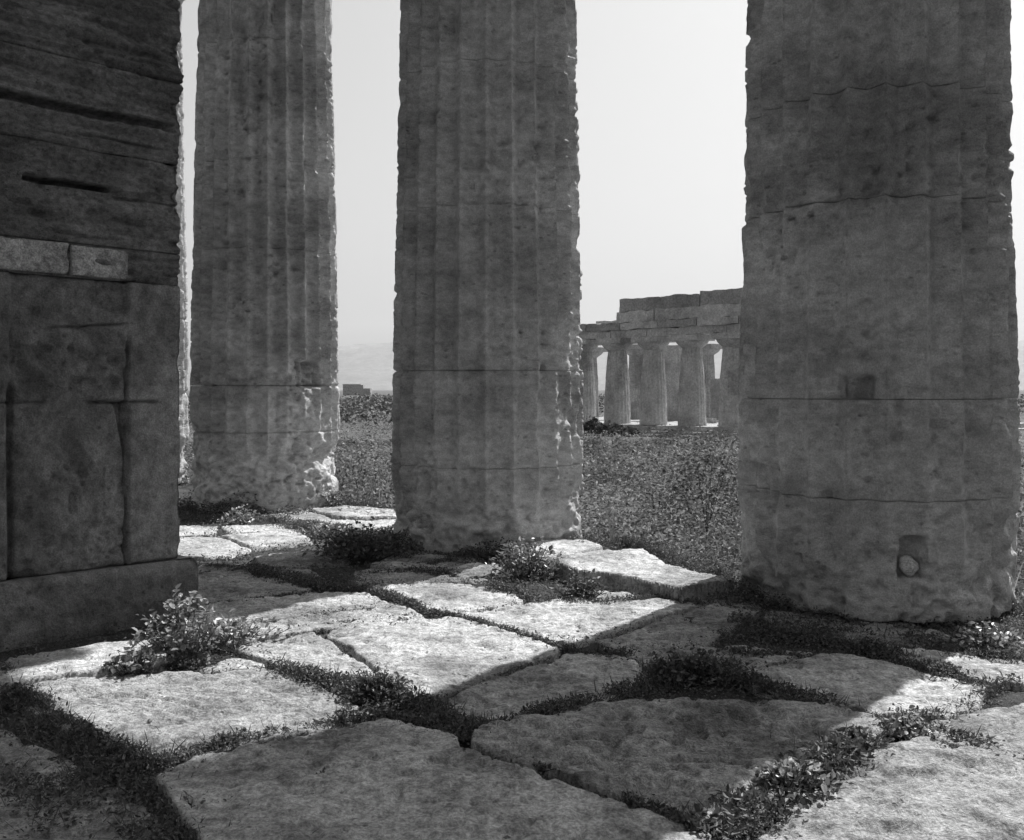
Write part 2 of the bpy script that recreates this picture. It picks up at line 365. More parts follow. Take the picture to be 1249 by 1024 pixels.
anta = root("wall_pier", (A0[0], A0[1], 0), "tall dark wall end on a low plinth filling the left of the picture", "wall")
def f_plinth(u, z):
    return 0.02 * fbm(u * 2.2, z * 2.2, 0 * z, 4, 60) + 0.012 * fbm(u * 9, z * 9, 0 * z, 3, 61) - 0.03 * sst(0.33, 0.42, z + 0.05 * fbm(u * 4, 0 * z, 0 * z, 3, 62))
def f_low(u, z):
    d = 0.006 * fbm(u * 3, z * 3, 0 * z, 3, 70) + 0.004 * fbm(u * 14, z * 14, 0 * z, 3, 71)
    e = 0.025 * fbm(u * 1.5, z * 2, 0 * z, 3, 72)
    pan = sst(0.385, 0.405, u + e * 0.3) * sst(1.20, 1.18, u + e * 0.3)
    rough = 0.06 * fbm(u * 2.6, z * 2.6, 0 * z, 4, 73) + 0.035 * fbm(u * 8, z * 8, 0 * z, 4, 74) - 0.03 * sst(0.3, 0.6, fbm(u * 5, z * 5, 0 * z + 3, 3, 75))
    d = d + pan * (rough - 0.03) - (0.4 + 0.6 * pan) * (0.022 * sst(0.4, 0.7, vn(u * 14, z * 14, 0 * z, 92)) + 0.012 * sst(0.3, 0.7, vn(u * 30, z * 30, 0 * z, 93))) * sst(-0.25, 0.25, fbm(u * 2.2, z * 2.2, 0 * z, 3, 94))
    g = np.exp(-((u - 0.40 + e * 0.2) / 0.012)**2) * sst(2.1, 1.9, z) + np.exp(-((u - 1.19 + e * 0.4) / 0.02)**2) * sst(1.75, 1.6, z)
    d = d - 0.06 * g
    wd = sst(1.57, 1.555, z) * sst(1.2, 1.26, z) * sst(0.405, 0.415, u) * sst(0.52, 0.49, u + (1.56 - z) * 0.28)
    d = d - 0.09 * wd
    d = d - 0.05 * np.exp(-((z - 1.565) / 0.012)**2) * sst(0.14, 0.2, u) * sst(0.75, 0.6, u) - 0.03 * np.exp(-((z - 1.565) / 0.01)**2) * sst(0.9, 1.0, u)
    cz = 2.12 - 0.12 * (u - 0.4) + 0.03 * fbm(u * 6, 0 * z, 0 * z, 3, 76)
    d = d - 0.035 * np.exp(-((z - cz) / 0.008)**2) * sst(0.35, 0.45, u) * sst(1.0, 0.8, u)
    return d
def f_up(u, z):
    w = z + 0.035 * fbm(u * 1.6, z * 1.5, 0 * z, 3, 80)
    d = 0.024 * vn(u * 2.0, w * 15, 0 * z, 81) + 0.011 * vn(u * 4.5, w * 34, 0 * z, 82) + 0.006 * vn(u * 8, w * 60, 0 * z, 83) + 0.020 * fbm(u * 5, z * 7, 0 * z, 4, 84) - 0.03 * sst(0.35, 0.6, fbm(u * 3, z * 6, 0 * z, 3, 88))
    d = d - 0.02 * sst(0.45, 0.75, vn(u * 1.3, w * 24, 0 * z, 85))
    je = 0.03 * fbm(u * 5, z * 0, z * 0, 4, 86); sl = sst(3.53, 3.55, z + je) * sst(3.615, 3.595, z + 0.6 * je) * sst(0.06, 0.14, u)
    sl2 = sst(3.03, 3.045, z + 0.5 * je) * sst(3.085, 3.07, z + 0.3 * je) * sst(0.52, 0.54, u) * sst(1.12, 1.10, u)
    c1 = np.exp(-((w - 3.40) / 0.008)**2) * sst(0.1, 0.3, u) * sst(0.9, 0.6, u); c2 = np.exp(-((w - 3.01) / 0.01)**2) * sst(0.6, 0.4, u)
    return d - 0.022 * sst(0.4, 0.7, vn(u * 13, z * 18, 0 * z, 96)) * sst(-0.2, 0.3, fbm(u * 2, z * 2, 0 * z, 2, 97)) - 0.12 * sl - 0.13 * sl2 - 0.04 * c1 - 0.035 * c2
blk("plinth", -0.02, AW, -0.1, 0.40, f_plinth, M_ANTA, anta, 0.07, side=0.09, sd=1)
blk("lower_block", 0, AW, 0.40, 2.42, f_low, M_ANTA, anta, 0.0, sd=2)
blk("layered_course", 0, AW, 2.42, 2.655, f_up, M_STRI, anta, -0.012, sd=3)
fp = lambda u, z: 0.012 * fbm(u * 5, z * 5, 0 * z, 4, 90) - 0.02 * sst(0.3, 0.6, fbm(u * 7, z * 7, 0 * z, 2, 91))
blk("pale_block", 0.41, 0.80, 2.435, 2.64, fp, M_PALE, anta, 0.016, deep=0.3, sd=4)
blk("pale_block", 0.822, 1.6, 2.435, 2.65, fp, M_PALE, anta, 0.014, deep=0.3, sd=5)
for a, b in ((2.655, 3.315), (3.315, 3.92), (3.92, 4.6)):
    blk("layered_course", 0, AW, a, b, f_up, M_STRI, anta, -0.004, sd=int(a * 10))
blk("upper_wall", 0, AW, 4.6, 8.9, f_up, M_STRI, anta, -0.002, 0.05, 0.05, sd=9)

# assumed porch columns and beam in line with the wall end, added for shade
for k in (3.9, 7.6):
    p = A0 + AU * (k + 1.0) - AN * 0.9; copy_col(p, "unseen porch column added for shade, %s from the wall end" % ("first" if k < 5 else "second"))
pb = root("added_porch_beam", (A0[0], A0[1], 8.95), "unseen stone beam over the porch columns, added for shade", "entablature", None, math.atan2(AU[1], AU[0]))
sg = 1 if np.array([-AU[1], AU[0]]) @ AN > 0 else -1
V, Q = boxes([(0.02, 14, min(-0.05 * sg, -1.8 * sg), max(-0.05 * sg, -1.8 * sg), 0, 3.0)]); mesh("beam", V, Q, M_STRI, pb, False)

# ------------------------------------------------------------------ paving slabs
def poly_sdf(X, Y, P):
    P = np.asarray(P, float); d = np.full(X.shape, 1e9); ins = np.zeros(X.shape, bool)
    for i in range(len(P)):
        a, b = P[i], P[(i + 1) % len(P)]; e = b - a
        t = np.clip(((X - a[0]) * e[0] + (Y - a[1]) * e[1]) / (e @ e + 1e-12), 0, 1)
        d = np.minimum(d, np.hypot(X - a[0] - t * e[0], Y - a[1] - t * e[1]))
        c = ((a[1] > Y) != (b[1] > Y)) & (X < (b[0] - a[0]) * (Y - a[1]) / (b[1] - a[1] + 1e-12) + a[0])
        ins ^= c
    return np.where(ins, d, -d)

SLABS, TODO = [], []
def slab(px, label, z=0.0, er=0.4, mat=None, sd=0, depth=0.14, crack=None, grow=0.10):
    SLABS.append(np.array([gp(x, y, z) for x, y in px])); TODO.append((px, label, z, er, mat, sd, depth, crack, grow, len(SLABS) - 1))
def lay(px, label, z, er, mat, sd, depth, crack, grow, me_):
    z = z + 0.004; P = np.array([gp(x, y, z) for x, y in px])
    yc = P[:, 1].mean(); h = float(np.clip(0.0022 * yc, 0.010, 0.035))
    lo, hi = P.min(0) - 0.16, P.max(0) + 0.16
    xs, ys = np.arange(lo[0], hi[0], h), np.arange(lo[1], hi[1], h * 1.3)
    X, Y = np.meshgrid(xs, ys)
    s0 = poly_sdf(X, Y, P); oth = np.full(X.shape, -9.0)               # slabs reach towards each other, leaving a narrow joint
    for k, Q in enumerate(SLABS):
        if k != me_ and np.all(Q.min(0) < hi) and np.all(Q.max(0) > lo): oth = np.maximum(oth, poly_sdf(X, Y, Q))
    gr = grow * (0.75 + 0.9 * fbm(X * 1.1, Y * 1.1, X * 0, 2, 199))
    s = np.minimum(s0 + gr, (s0 - oth) / 2 - 0.012) + 0.020 * fbm(X * 9, Y * 9, X * 0, 4, sd + 200) + 0.016 * fbm(X * 1.7, Y * 1.7, X * 0, 2, sd + 203)
    Z = z + 0.012 * fbm(X * 1.2, Y * 1.2, X * 0, 3, sd + 201) + 0.008 * fbm(X * 8, Y * 10, X * 0, 4, sd + 202)
    er = 0.22 + 0.78 * er; n = fbm(X * 2.3 + 0.6 * Y, Y * 4.2, X * 0, 4, sd + 204)                        # layered scaling of the stone
    st = np.floor(n * 5) / 5 + sst(0.0, 0.14, (n * 5) % 1.0) / 5
    Z = Z + er * 0.045 * st - er * 0.03 * sst(0.05, 0.45, fbm(X * 7, Y * 9, X * 0, 3, sd + 205)) - 0.016 * sst(0.45, 0.7, vn(X * 13, Y * 17, X * 0, sd + 206)) - 0.010 * sst(0.35, 0.7, vn(X * 27, Y * 33, X * 0, sd + 209)) * sst(-0.1, 0.3, fbm(X * 2, Y * 2, X * 0, 3, sd + 210))
    if crack is not None:
        C = [gp(x, y, z) for x, y in crack]; d = np.full(X.shape, 9.0)
        for a, b in zip(C[:-1], C[1:]):
            a, b = np.array(a), np.array(b); e = b - a
            t = np.clip(((X - a[0]) * e[0] + (Y - a[1]) * e[1]) / (e @ e), 0, 1); d = np.minimum(d, np.hypot(X - a[0] - t * e[0], Y - a[1] - t * e[1]))
        d = d + 0.03 * fbm(X * 5, Y * 5, X * 0, 3, sd + 207)
        Z = Z - 0.025 * np.exp(-(d / 0.010)**2) * sst(-0.3, 0.2, fbm(X * 2, Y * 2, X * 0, 2, sd + 211))
    Z = np.maximum(Z, min(z, 0.004) - 0.028 + 0.004 * fbm(X * 12, Y * 12, X * 0, 2, sd + 208))
    Z = Z - 0.8 * np.clip(0.014 - s, 0, 0.014)**2 / 0.014
    Z = np.where(s > 0, Z, z - depth)
    m = len(xs); q = gridfaces(len(ys), m)
    keep = (s.ravel()[q] > 0).any(1); q = q[keep]
    used = np.unique(q); mp = np.zeros(X.size, np.int64); mp[used] = np.arange(len(used))
    v = np.stack([X.ravel(), Y.ravel(), Z.ravel()], -1)[used]
    c = np.array([P[:, 0].mean(), yc, z])
    o = mesh("paving_slab", v - c, mp[q], mat or M_SLAB, None, True, c)
    tag(o, label, "paving slab", "paving slabs of the temple floor"); o["kind"] = "thing"
    return o

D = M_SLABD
slab([(35, 838), (140, 822), (245, 818), (310, 815), (352, 826), (420, 855), (438, 874), (415, 884), (360, 890), (255, 912), (195, 923), (105, 898)], "broad sunlit slab below the wall's plinth at lower left, dark weeds along its near edge", 0.0, 0.4, M_SLABM, sd=1, crack=[(90, 850), (170, 848), (250, 862), (330, 858)])
slab([(245, 817), (285, 804), (312, 810), (305, 815)], "small rounded stone wedged right of the leafy plant by the plinth", 0.0, 0.2, sd=2)
slab([(215, 945), (250, 925), (410, 893), (470, 880), (500, 893), (560, 912), (630, 934), (760, 980), (840, 1006), (820, 1030), (900, 1100), (310, 1100)], "large shaded slab at the bottom centre with a mossy patch and crack", 0.02, 0.35, sd=3, crack=[(340, 935), (338, 965), (330, 1000), (360, 1024)])
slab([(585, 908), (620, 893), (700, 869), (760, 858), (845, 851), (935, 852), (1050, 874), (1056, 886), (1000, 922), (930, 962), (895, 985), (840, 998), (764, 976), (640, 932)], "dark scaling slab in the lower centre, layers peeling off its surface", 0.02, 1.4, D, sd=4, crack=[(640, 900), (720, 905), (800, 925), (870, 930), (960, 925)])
slab([(985, 980), (1075, 916), (1140, 909), (1249, 929), (1330, 945), (1400, 1100), (930, 1100)], "bumpy sunlit slab filling the lower right corner", 0.01, 0.95, M_SLABM, sd=5)
slab([(1152, 884), (1205, 868), (1300, 850), (1330, 930), (1249, 925), (1215, 912), (1168, 900)], "smooth sunlit slab at the right border above the bumpy corner slab", 0.0, 0.15, M_SLABM, sd=6)
slab([(912, 820), (1018, 796), (1125, 820), (1198, 836), (1183, 855), (1145, 867), (1065, 864), (1036, 857), (940, 836)], "slab half shaded half sunlit in front of the nearest column's foot", 0.01, 0.25, sd=7)
slab([(1062, 779), (1150, 797), (1249, 808), (1330, 815), (1330, 845), (1249, 834), (1190, 827), (1112, 804)], "sunlit slab at the right border beside the lit leafy clump", 0.0, 0.2, sd=8)
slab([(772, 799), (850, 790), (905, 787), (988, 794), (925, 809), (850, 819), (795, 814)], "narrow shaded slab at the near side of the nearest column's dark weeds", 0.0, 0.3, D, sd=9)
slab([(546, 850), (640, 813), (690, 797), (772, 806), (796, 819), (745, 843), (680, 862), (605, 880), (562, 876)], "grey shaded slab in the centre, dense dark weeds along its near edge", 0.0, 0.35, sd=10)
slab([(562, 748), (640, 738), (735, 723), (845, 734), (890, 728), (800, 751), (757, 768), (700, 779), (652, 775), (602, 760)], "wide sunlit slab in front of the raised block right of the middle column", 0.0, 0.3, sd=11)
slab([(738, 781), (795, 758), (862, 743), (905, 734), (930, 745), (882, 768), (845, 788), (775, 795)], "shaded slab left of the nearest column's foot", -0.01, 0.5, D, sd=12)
slab([(394, 770), (470, 760), (545, 752), (600, 765), (648, 783), (686, 795), (638, 811), (546, 847), (525, 850), (470, 820), (432, 795)], "brightest sunlit slab in the middle of the floor, speckled with grey lichen", 0.015, 0.4, sd=13, crack=[(440, 800), (500, 790), (560, 800), (640, 800)])
slab([(292, 785), (388, 772), (428, 797), (460, 820), (400, 821), (342, 808)], "sunlit slab right of the leafy plant by the plinth", 0.0, 0.35, sd=14)
slab([(250, 738), (345, 727), (442, 723), (478, 735), (400, 746), (330, 754), (240, 760)], "long narrow sunlit slab right of the plinth, farther of a pair", 0.0, 0.3, sd=15)
slab([(240, 764), (330, 757), (400, 749), (482, 738), (510, 748), (450, 757), (390, 766), (298, 782), (262, 780)], "long narrow sunlit slab right of the plinth, nearer of a pair", 0.005, 0.3, sd=16)
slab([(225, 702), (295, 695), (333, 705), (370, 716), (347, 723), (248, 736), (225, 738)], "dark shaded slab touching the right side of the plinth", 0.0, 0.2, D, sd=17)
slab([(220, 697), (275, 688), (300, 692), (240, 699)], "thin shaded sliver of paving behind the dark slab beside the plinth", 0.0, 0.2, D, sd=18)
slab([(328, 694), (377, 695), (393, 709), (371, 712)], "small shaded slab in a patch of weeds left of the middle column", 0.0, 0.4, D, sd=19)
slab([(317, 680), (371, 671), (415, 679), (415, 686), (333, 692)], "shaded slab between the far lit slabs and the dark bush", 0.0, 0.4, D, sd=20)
slab([(205, 656), (268, 656), (303, 668), (270, 678), (205, 676)], "sunlit slab beside the wall's corner, nearest of the far lit ones", 0.0, 0.15, sd=21)
slab([(275, 653), (360, 647), (374, 660), (309, 668)], "sunlit slab among the far lit ones, a crack running along its left side", 0.0, 0.2, sd=22)
slab([(205, 641), (260, 641), (252, 652), (205, 653)], "small far sunlit slab against the wall's corner", 0.0, 0.15, sd=23)
slab([(275, 641), (350, 641), (358, 645), (289, 649)], "thin far sunlit slab below the left column's foot", 0.0, 0.2, sd=24)
slab([(317, 627), (372, 622), (410, 634), (371, 637)], "far sunlit slab at the right foot of the left column", 0.0, 0.3, sd=25)
slab([(375, 621), (415, 616), (500, 623), (500, 631), (420, 630)], "farthest sunlit slab at the floor's edge between left and middle columns", 0.03, 0.3, sd=26)
slab([(415, 633), (500, 633), (500, 644), (420, 650), (380, 640)], "sunlit slab left of the middle column's foot, rough and layered", 0.0, 0.5, sd=27)
slab([(540, 698), (580, 686), (606, 689), (597, 700), (562, 706)], "small slab half sunlit at the middle column's foot left of the leafy weeds", 0.0, 0.3, sd=29)
slab([(462, 688), (520, 669), (575, 683), (535, 694)], "shaded slab directly in front of the middle column's foot", 0.0, 0.3, D, sd=30)
slab([(464, 715), (540, 712), (612, 718), (630, 736), (556, 746), (520, 740)], "slab half shaded half sunlit in front of the middle column", 0.0, 0.25, sd=31)
slab([(430, 706), (445, 695), (530, 697), (588, 706), (500, 711)], "narrow shaded slab strip in front of the middle column", 0.0, 0.3, D, sd=32)
slab([(20, 828), (25, 803), (185, 780), (190, 806), (140, 812)], "thin sunlit ledge along the foot of the plinth", 0.03, 0.2, sd=33)
# the raised block and its neighbour behind it
def raised(px, label, z, sd, depth): return slab(px, label, z, 0.15, None, sd, depth, None, 0.0)
raised([(676, 684), (712, 672), (785, 668), (814, 688), (893, 705), (832, 719), (771, 704), (716, 697)], "raised sunlit block beyond the floor, its shaded front edge facing us", 0.11, 35, 0.2)
raised([(640, 668), (655, 658), (712, 655), (735, 664), (690, 676), (672, 680)], "pale sunlit slab tucked behind the leafy weeds at the middle column's right foot", 0.10, 36, 0.2)

slab([(-60, 1000), (-40, 890), (10, 890), (105, 940), (165, 975), (215, 1040), (200, 1100), (-60, 1100)], "dark slab in deep shade in the lower left corner, mostly overgrown", -0.004, 0.5, D, sd=34, grow=0.03)
slab([(935, 748), (1060, 750), (1150, 772), (1100, 790), (1000, 774), (945, 768)], "dark slab hard against the nearest column's foot, half buried in weeds", -0.005, 0.4, D, sd=37)
for t_ in TODO: lay(*t_)

# ------------------------------------------------------------------ ground under the paving, temple base, field, mountains
def at(a, n, z=0.0):                        # temple coordinates: along the row from the middle column, outwards from the row's axis
    p = CM + ROW * a + NRM * n; return (p[0], p[1], z)
def ground(name, a0, a1, n0, n1, h, fz, mat):
    A, B = np.meshgrid(np.arange(a0, a1 + h / 2, h), np.arange(n0, n1 + h / 2, h))
    X = CM[0] + ROW[0] * A + NRM[0] * B; Y = CM[1] + ROW[1] * A + NRM[1] * B
    v = np.stack([X, Y, fz(X, Y, A, B)], -1).reshape(-1, 3)
    q = gridfaces(A.shape[0], A.shape[1])
    return mesh(name, v, q[:, ::-1], mat)
struct(ground("floor_soil", -12, 16, -12, 1.1, 0.06, lambda X, Y, A, B: -0.034 + 0.012 * fbm(X * 1.5, Y * 1.5, X * 0, 3, 300) + 0.014 * fbm(X * 9, Y * 9, X * 0, 3, 301), M_SOIL))
V, Q = boxes([(-12, 16, -12, 1.12, -0.45, -0.13), (-12.4, 16.4, -12, 1.55, -0.85, -0.453), (-12.8, 16.8, -12, 2.0, -1.3, -0.853)])
stp = mesh("temple_base", V, Q, M_COL, None, False, (CM[0], CM[1], 0)); stp.rotation_euler = (0, 0, ea)
if (np.array([-ROW[1], ROW[0]]) @ NRM) < 0: stp.scale = (1, -1, 1)
struct(stp)

def fieldz(x, y): 
    d = np.hypot(x, y)
    return -0.62 + 0.12 * fbm(x * 0.15, y * 0.15, x * 0, 3, 310) * np.clip(d / 15, 0, 1) - 0.62 * sst(18, 50, d) + 0.4 * sst(75, 160, d)
rr = np.concatenate([np.linspace(0.5, 80, 90), np.geomspace(84, 22000, 40)]); th = np.linspace(0, 2 * math.pi, 120, endpoint=False)
T, R = np.meshgrid(th, rr); X, Y = R * np.cos(T), R * np.sin(T)
Z = np.where(R < 400, fieldz(X, Y), -0.84)
struct(mesh("field", np.stack([X, Y, Z], -1).reshape(-1, 3), gridfaces(len(rr), 120, True)[:, ::-1][:, ::-1], M_FIELD))

az = np.radians(np.linspace(-75, 75, 320)); px = np.tan(az) * F
DM = 9000.0
rid = 52 + 9 * fbm(az * 9, az * 0, az * 0, 5, 320) + 22 * np.exp(-((az - 0.02) / 0.25)**2) * 0 + 12 * np.sin(az * 5 + 0.9)
hm = rid / F * DM * np.cos(az) ** -1
rows = []
for k, (fr, dd) in enumerate(((0, -2200), (0.25, -1500), (0.55, -900), (0.8, -450), (1.0, 0), (0.5, 1200), (0, 2600))):
    r = (DM + dd) / np.cos(az) ** 0.0
    rg = 1 + 0.12 * fbm(az * 30, az * 0 + k, az * 0, 4, 330) * (fr < 1)
    rows.append(np.stack([r * np.sin(az), r * np.cos(az), -5 + (hm * fr * rg)], -1))
struct(mesh("mountains", np.concatenate(rows), gridfaces(len(rows), len(az)), M_MOUNT))

# ------------------------------------------------------------------ leaves
RNG = np.random.default_rng(7)
def leaves(pos, size, up=0.6, shape=6, asp=0.55, rng=RNG, dirs=None):
    """leaf faces at the given points: verts, quads"""
    n = len(pos); size = np.broadcast_to(size, n)[:, None]
    a = rng.uniform(0, 2 * math.pi, n); e = rng.normal(0.25, 0.45, n)
    d = np.stack([np.cos(a) * np.cos(e), np.sin(a) * np.cos(e), np.sin(e)], -1) if dirs is None else dirs
    nr = rng.normal(0, 1, (n, 3)); nr[:, 2] = np.abs(nr[:, 2]) + up * 2
    s = np.cross(d, nr); s /= np.linalg.norm(s, axis=1)[:, None] + 1e-9
    k = np.cross(s, d)
    if shape == 4:
        v = np.stack([pos, pos + d * size * .5 + s * size * asp * .5 + k * size * .1, pos + d * size, pos + d * size * .5 - s * size * asp * .5 + k * size * .1], 1)
        return v.reshape(-1, 3), np.arange(4 * n).reshape(n, 4)
    w = asp * size * .5
    fo = np.minimum(size * .10, w * .35)
    v = np.stack([pos, pos + d * size * .3 + s * w * .9 + k * fo, pos + d * size * .7 + s * w * .75 + k * fo * .6, pos + d * size - k * fo * .8,
                  pos + d * size * .7 - s * w * .75 + k * fo * .6, pos + d * size * .3 - s * w * .9 + k * fo], 1)
    b = np.arange(n)[:, None] * 6
    return v.reshape(-1, 3), np.concatenate([b + np.array([[0, 1, 2, 3]]), b + np.array([[0, 3, 4, 5]])])

class Heap:
    def __init__(s): s.v, s.q, s.n = [], [], 0
    def add(s, vq):
        s.v.append(vq[0]); s.q.append(vq[1] + s.n); s.n += len(vq[0])
    def build(s, name, mat, par=None, loc=None):
        v = np.concatenate(s.v)
        if loc is not None: v = v - np.array(loc)
        return mesh(name, v, np.concatenate(s.q), mat, par, False, loc)

def stems(p0, p1, r0, r1, n=5):
    """thin square tubes from p0 to p1 (arrays)"""
    p0, p1 = np.atleast_2d(p0).astype(float), np.atleast_2d(p1).astype(float); m = len(p0)
    d = p1 - p0; d /= np.linalg.norm(d, axis=1)[:, None] + 1e-9
    a = np.cross(d, [0.3, 0.9, 0.2]); a /= np.linalg.norm(a, axis=1)[:, None] + 1e-9; b = np.cross(d, a)
    V = []
    for (p, r) in ((p0, r0), (p1, r1)):
        for k in range(4):
            c, s = math.cos(k * math.pi / 2), math.sin(k * math.pi / 2); V.append(p + (a * c + b * s) * r)
    V = np.stack(V, 1).reshape(-1, 3); o = np.arange(m)[:, None] * 8
    return V, np.concatenate([o + np.array([[k, (k + 1) % 4, 4 + (k + 1) % 4, 4 + k]]) for k in range(4)])

# weeds growing in the joints of the floor: strips traced along the joints (half width m, height m, leaves per metre)
H = Heap()
def strip(pts, hw, ht, dens, ls=0.021, rng=RNG, zo=0.0):
    P = np.array([gp(x, y) for x, y in pts])
    for a, b in zip(P[:-1], P[1:]):
        L = np.hypot(*(b - a)); n = int(L * dens * 1.5)
        if n < 1: continue
        t = rng.uniform(0, 1, n); e = (b - a) / L; s = rng.normal(0, 0.42, n) * hw
        x = a[0] + (b - a)[0] * t - e[1] * s; y = a[1] + (b - a)[1] * t + e[0] * s
        g = fbm(x * 4, y * 4, x * 0, 3, 400)
        k = rng.uniform(-0.6, 0.35, n) < g
        x, y, g, s = x[k], y[k], g[k], s[k]
        z = zo - 0.02 + rng.uniform(0, 1, len(x))**1.3 * ht * (0.2 + 0.7 * np.clip(g + 0.4, 0, 1)) * np.exp(-(s / (hw * 1.2))**2)
        H.add(leaves(np.stack([x, y, z], -1), ls * rng.uniform(0.4, 1.45, len(x)), 0.4))
        nb = len(x) // 6
        if nb:
            dr = np.stack([rng.normal(0, .7, nb), rng.normal(0, .7, nb), np.ones(nb)], -1); dr /= np.linalg.norm(dr, axis=1)[:, None]
            H.add(leaves(np.stack([x, y, 0 * x - .02 + zo], -1)[:nb], rng.uniform(0.25, 1.0, nb) * (0.02 + ht * 0.8), 0.0, 6, 0.06, rng, dr))
strip([(0, 818), (55, 868), (110, 905), (195, 930), (255, 914), (360, 892), (430, 878)], 0.10, 0.11, 2200)
strip([(0, 850), (60, 900), (170, 960), (240, 1000), (300, 1060)], 0.22, 0.10, 2200)
strip([(70, 925), (150, 985), (200, 1050)], 0.16, 0.08, 1500, 0.021, RNG, 0.02)
strip([(-20, 940), (40, 960), (90, 1010)], 0.22, 0.07, 1200, 0.021, RNG, 0.02)
strip([(325, 813), (370, 825), (430, 835), (470, 845), (510, 856), (560, 884), (620, 896)], 0.13, 0.12, 2600)
strip([(430, 878), (480, 872), (520, 885), (600, 905)], 0.07, 0.08, 1400)
strip([(560, 884), (620, 890), (680, 869), (740, 850), (800, 832), (850, 822), (912, 834)], 0.12, 0.12, 2600)
strip([(800, 828), (850, 815), (905, 815)], 0.14, 0.16, 2600)
strip([(912, 832), (960, 847), (1010, 857), (1050, 872), (1080, 884)], 0.08, 0.12, 2000)
strip([(880, 778), (940, 772), (1000, 776), (1060, 788), (1110, 806), (1160, 824), (1195, 838)], 0.16, 0.10, 2600)
strip([(890, 755), (960, 765), (1060, 770), (1150, 785)], 0.2, 0.09, 1300)
strip([(870, 790), (920, 800), (1000, 794)], 0.08, 0.08, 1400)
strip([(1005, 935), (1050, 903), (1100, 886), (1150, 890), (1215, 908)], 0.08, 0.10, 1600)
strip([(1100, 880), (1160, 868), (1200, 845), (1235, 828)], 0.07, 0.10, 1300)
strip([(845, 1020), (890, 1000), (930, 985), (970, 955), (1010, 932), (1050, 905)], 0.13, 0.09, 3000, 0.030, RNG, 0.035)
strip([(760, 978), (820, 1000), (860, 1020)], 0.06, 0.07, 1800, 0.021, RNG, 0.025)
strip([(630, 920), (700, 955), (760, 980)], 0.03, 0.05, 900)
strip([(688, 790), (735, 798), (772, 800)], 0.08, 0.12, 2200)
strip([(425, 716), (470, 724), (520, 745), (560, 752), (600, 763), (650, 780), (690, 792)], 0.07, 0.08, 1800)
strip([(230, 690), (290, 692), (340, 706), (380, 716), (430, 719)], 0.11, 0.09, 1900)
strip([(300, 690), (340, 697), (400, 712)], 0.15, 0.08, 1600)
strip([(400, 712), (450, 700), (500, 695), (560, 700)], 0.12, 0.10, 1500)
strip([(600, 716), (640, 727), (690, 733), (740, 735), (800, 728), (860, 738)], 0.09, 0.11, 2000)
strip([(222, 630), (260, 632), (330, 632), (400, 640), (440, 655)], 0.2, 0.10, 2000)
strip([(340, 638), (380, 650), (430, 652), (480, 650)], 0.18, 0.12, 2000)
strip([(520, 690), (560, 680), (620, 672), (700, 664)], 0.14, 0.10, 1500)
strip([(360, 615), (415, 612), (470, 620)], 0.15, 0.15, 1500)
strip([(715, 663), (770, 664), (810, 680), (850, 695), (895, 705)], 0.1, 0.15, 1800)
strip([(20, 832), (90, 824), (160, 812), (250, 808)], 0.06, 0.10, 1400)
strip([(1150, 800), (1200, 800), (1249, 806)], 0.10, 0.10, 1400)
strip([(330, 770), (430, 756), (500, 748)], 0.02, 0.03, 500)
strip([(250, 737), (345, 725), (440, 720)], 0.03, 0.04, 700)
strip([(290, 783), (390, 769), (450, 760)], 0.03, 0.04, 600)
for (x, y, w) in ((420, 940, .16), (440, 928, .12), (400, 945, .1), (345, 938, .05), (610, 948, .06), (632, 958, .05), (690, 975, .08), (680, 1010, .07), (720, 1000, .06), (560, 780, .06), (505, 815, .10), (90, 840, .05), (840, 755, .06), (1170, 640 + 260, .08), (880, 890, .05), (935, 900, .04)):
    strip([(x - 12 * w * 10, y), (x + 12 * w * 10, y + 3)], w * 0.6, 0.05, 1100, 0.02)
for P in SLABS:                                                     # thin growth along every slab edge
    for a, b in zip(P, np.roll(P, -1, 0)):
        L = np.hypot(*(b - a)); n = int(L * 260)
        if n < 1 or max(a[1], b[1]) > 15: continue
        t = RNG.uniform(0, 1, n); x = a[0] + (b - a)[0] * t + RNG.normal(0, .022, n); y = a[1] + (b - a)[1] * t + RNG.normal(0, .022, n)
        g = fbm(x * 3, y * 3, x * 0, 3, 410); k = g > RNG.uniform(-0.3, 0.5, n)
        if k.sum(): H.add(leaves(np.stack([x, y, -0.03 + RNG.uniform(0, .045, n)], -1)[k], 0.022 * RNG.uniform(0.5, 1.2, k.sum()), 0.5))
n = 220000                                                           # low growth on every bare patch of soil between the slabs
a = RNG.uniform(-0.56, 0.56, n); d = 3.4 * 4.6 ** RNG.uniform(0, 1, n); x, y = d * np.sin(a), d * np.cos(a)
q = (x - CM[0]) * NRM[0] + (y - CM[1]) * NRM[1]
ok = (q < 1.1) & (((x - A0[0]) * AN[0] + (y - A0[1]) * AN[1] > 0.08) | ((x - A0[0]) * AU[0] + (y - A0[1]) * AU[1] < -0.1))
ok &= fbm(x * 2.2, y * 2.2, x * 0, 3, 430) > RNG.uniform(-0.7, 0.2, n)
x, y = x[ok], y[ok]; free = np.ones(len(x), bool)
for P in SLABS: free &= poly_sdf(x, y, P) < -0.05
x, y = x[free], y[free]
H.add(leaves(np.stack([x, y, -0.02 + RNG.uniform(0, 1, len(x))**2 * 0.06], -1), 0.02 * np.clip(y / 6, .8, 1.6) * RNG.uniform(0.5, 1.2, len(x)), 0.5))

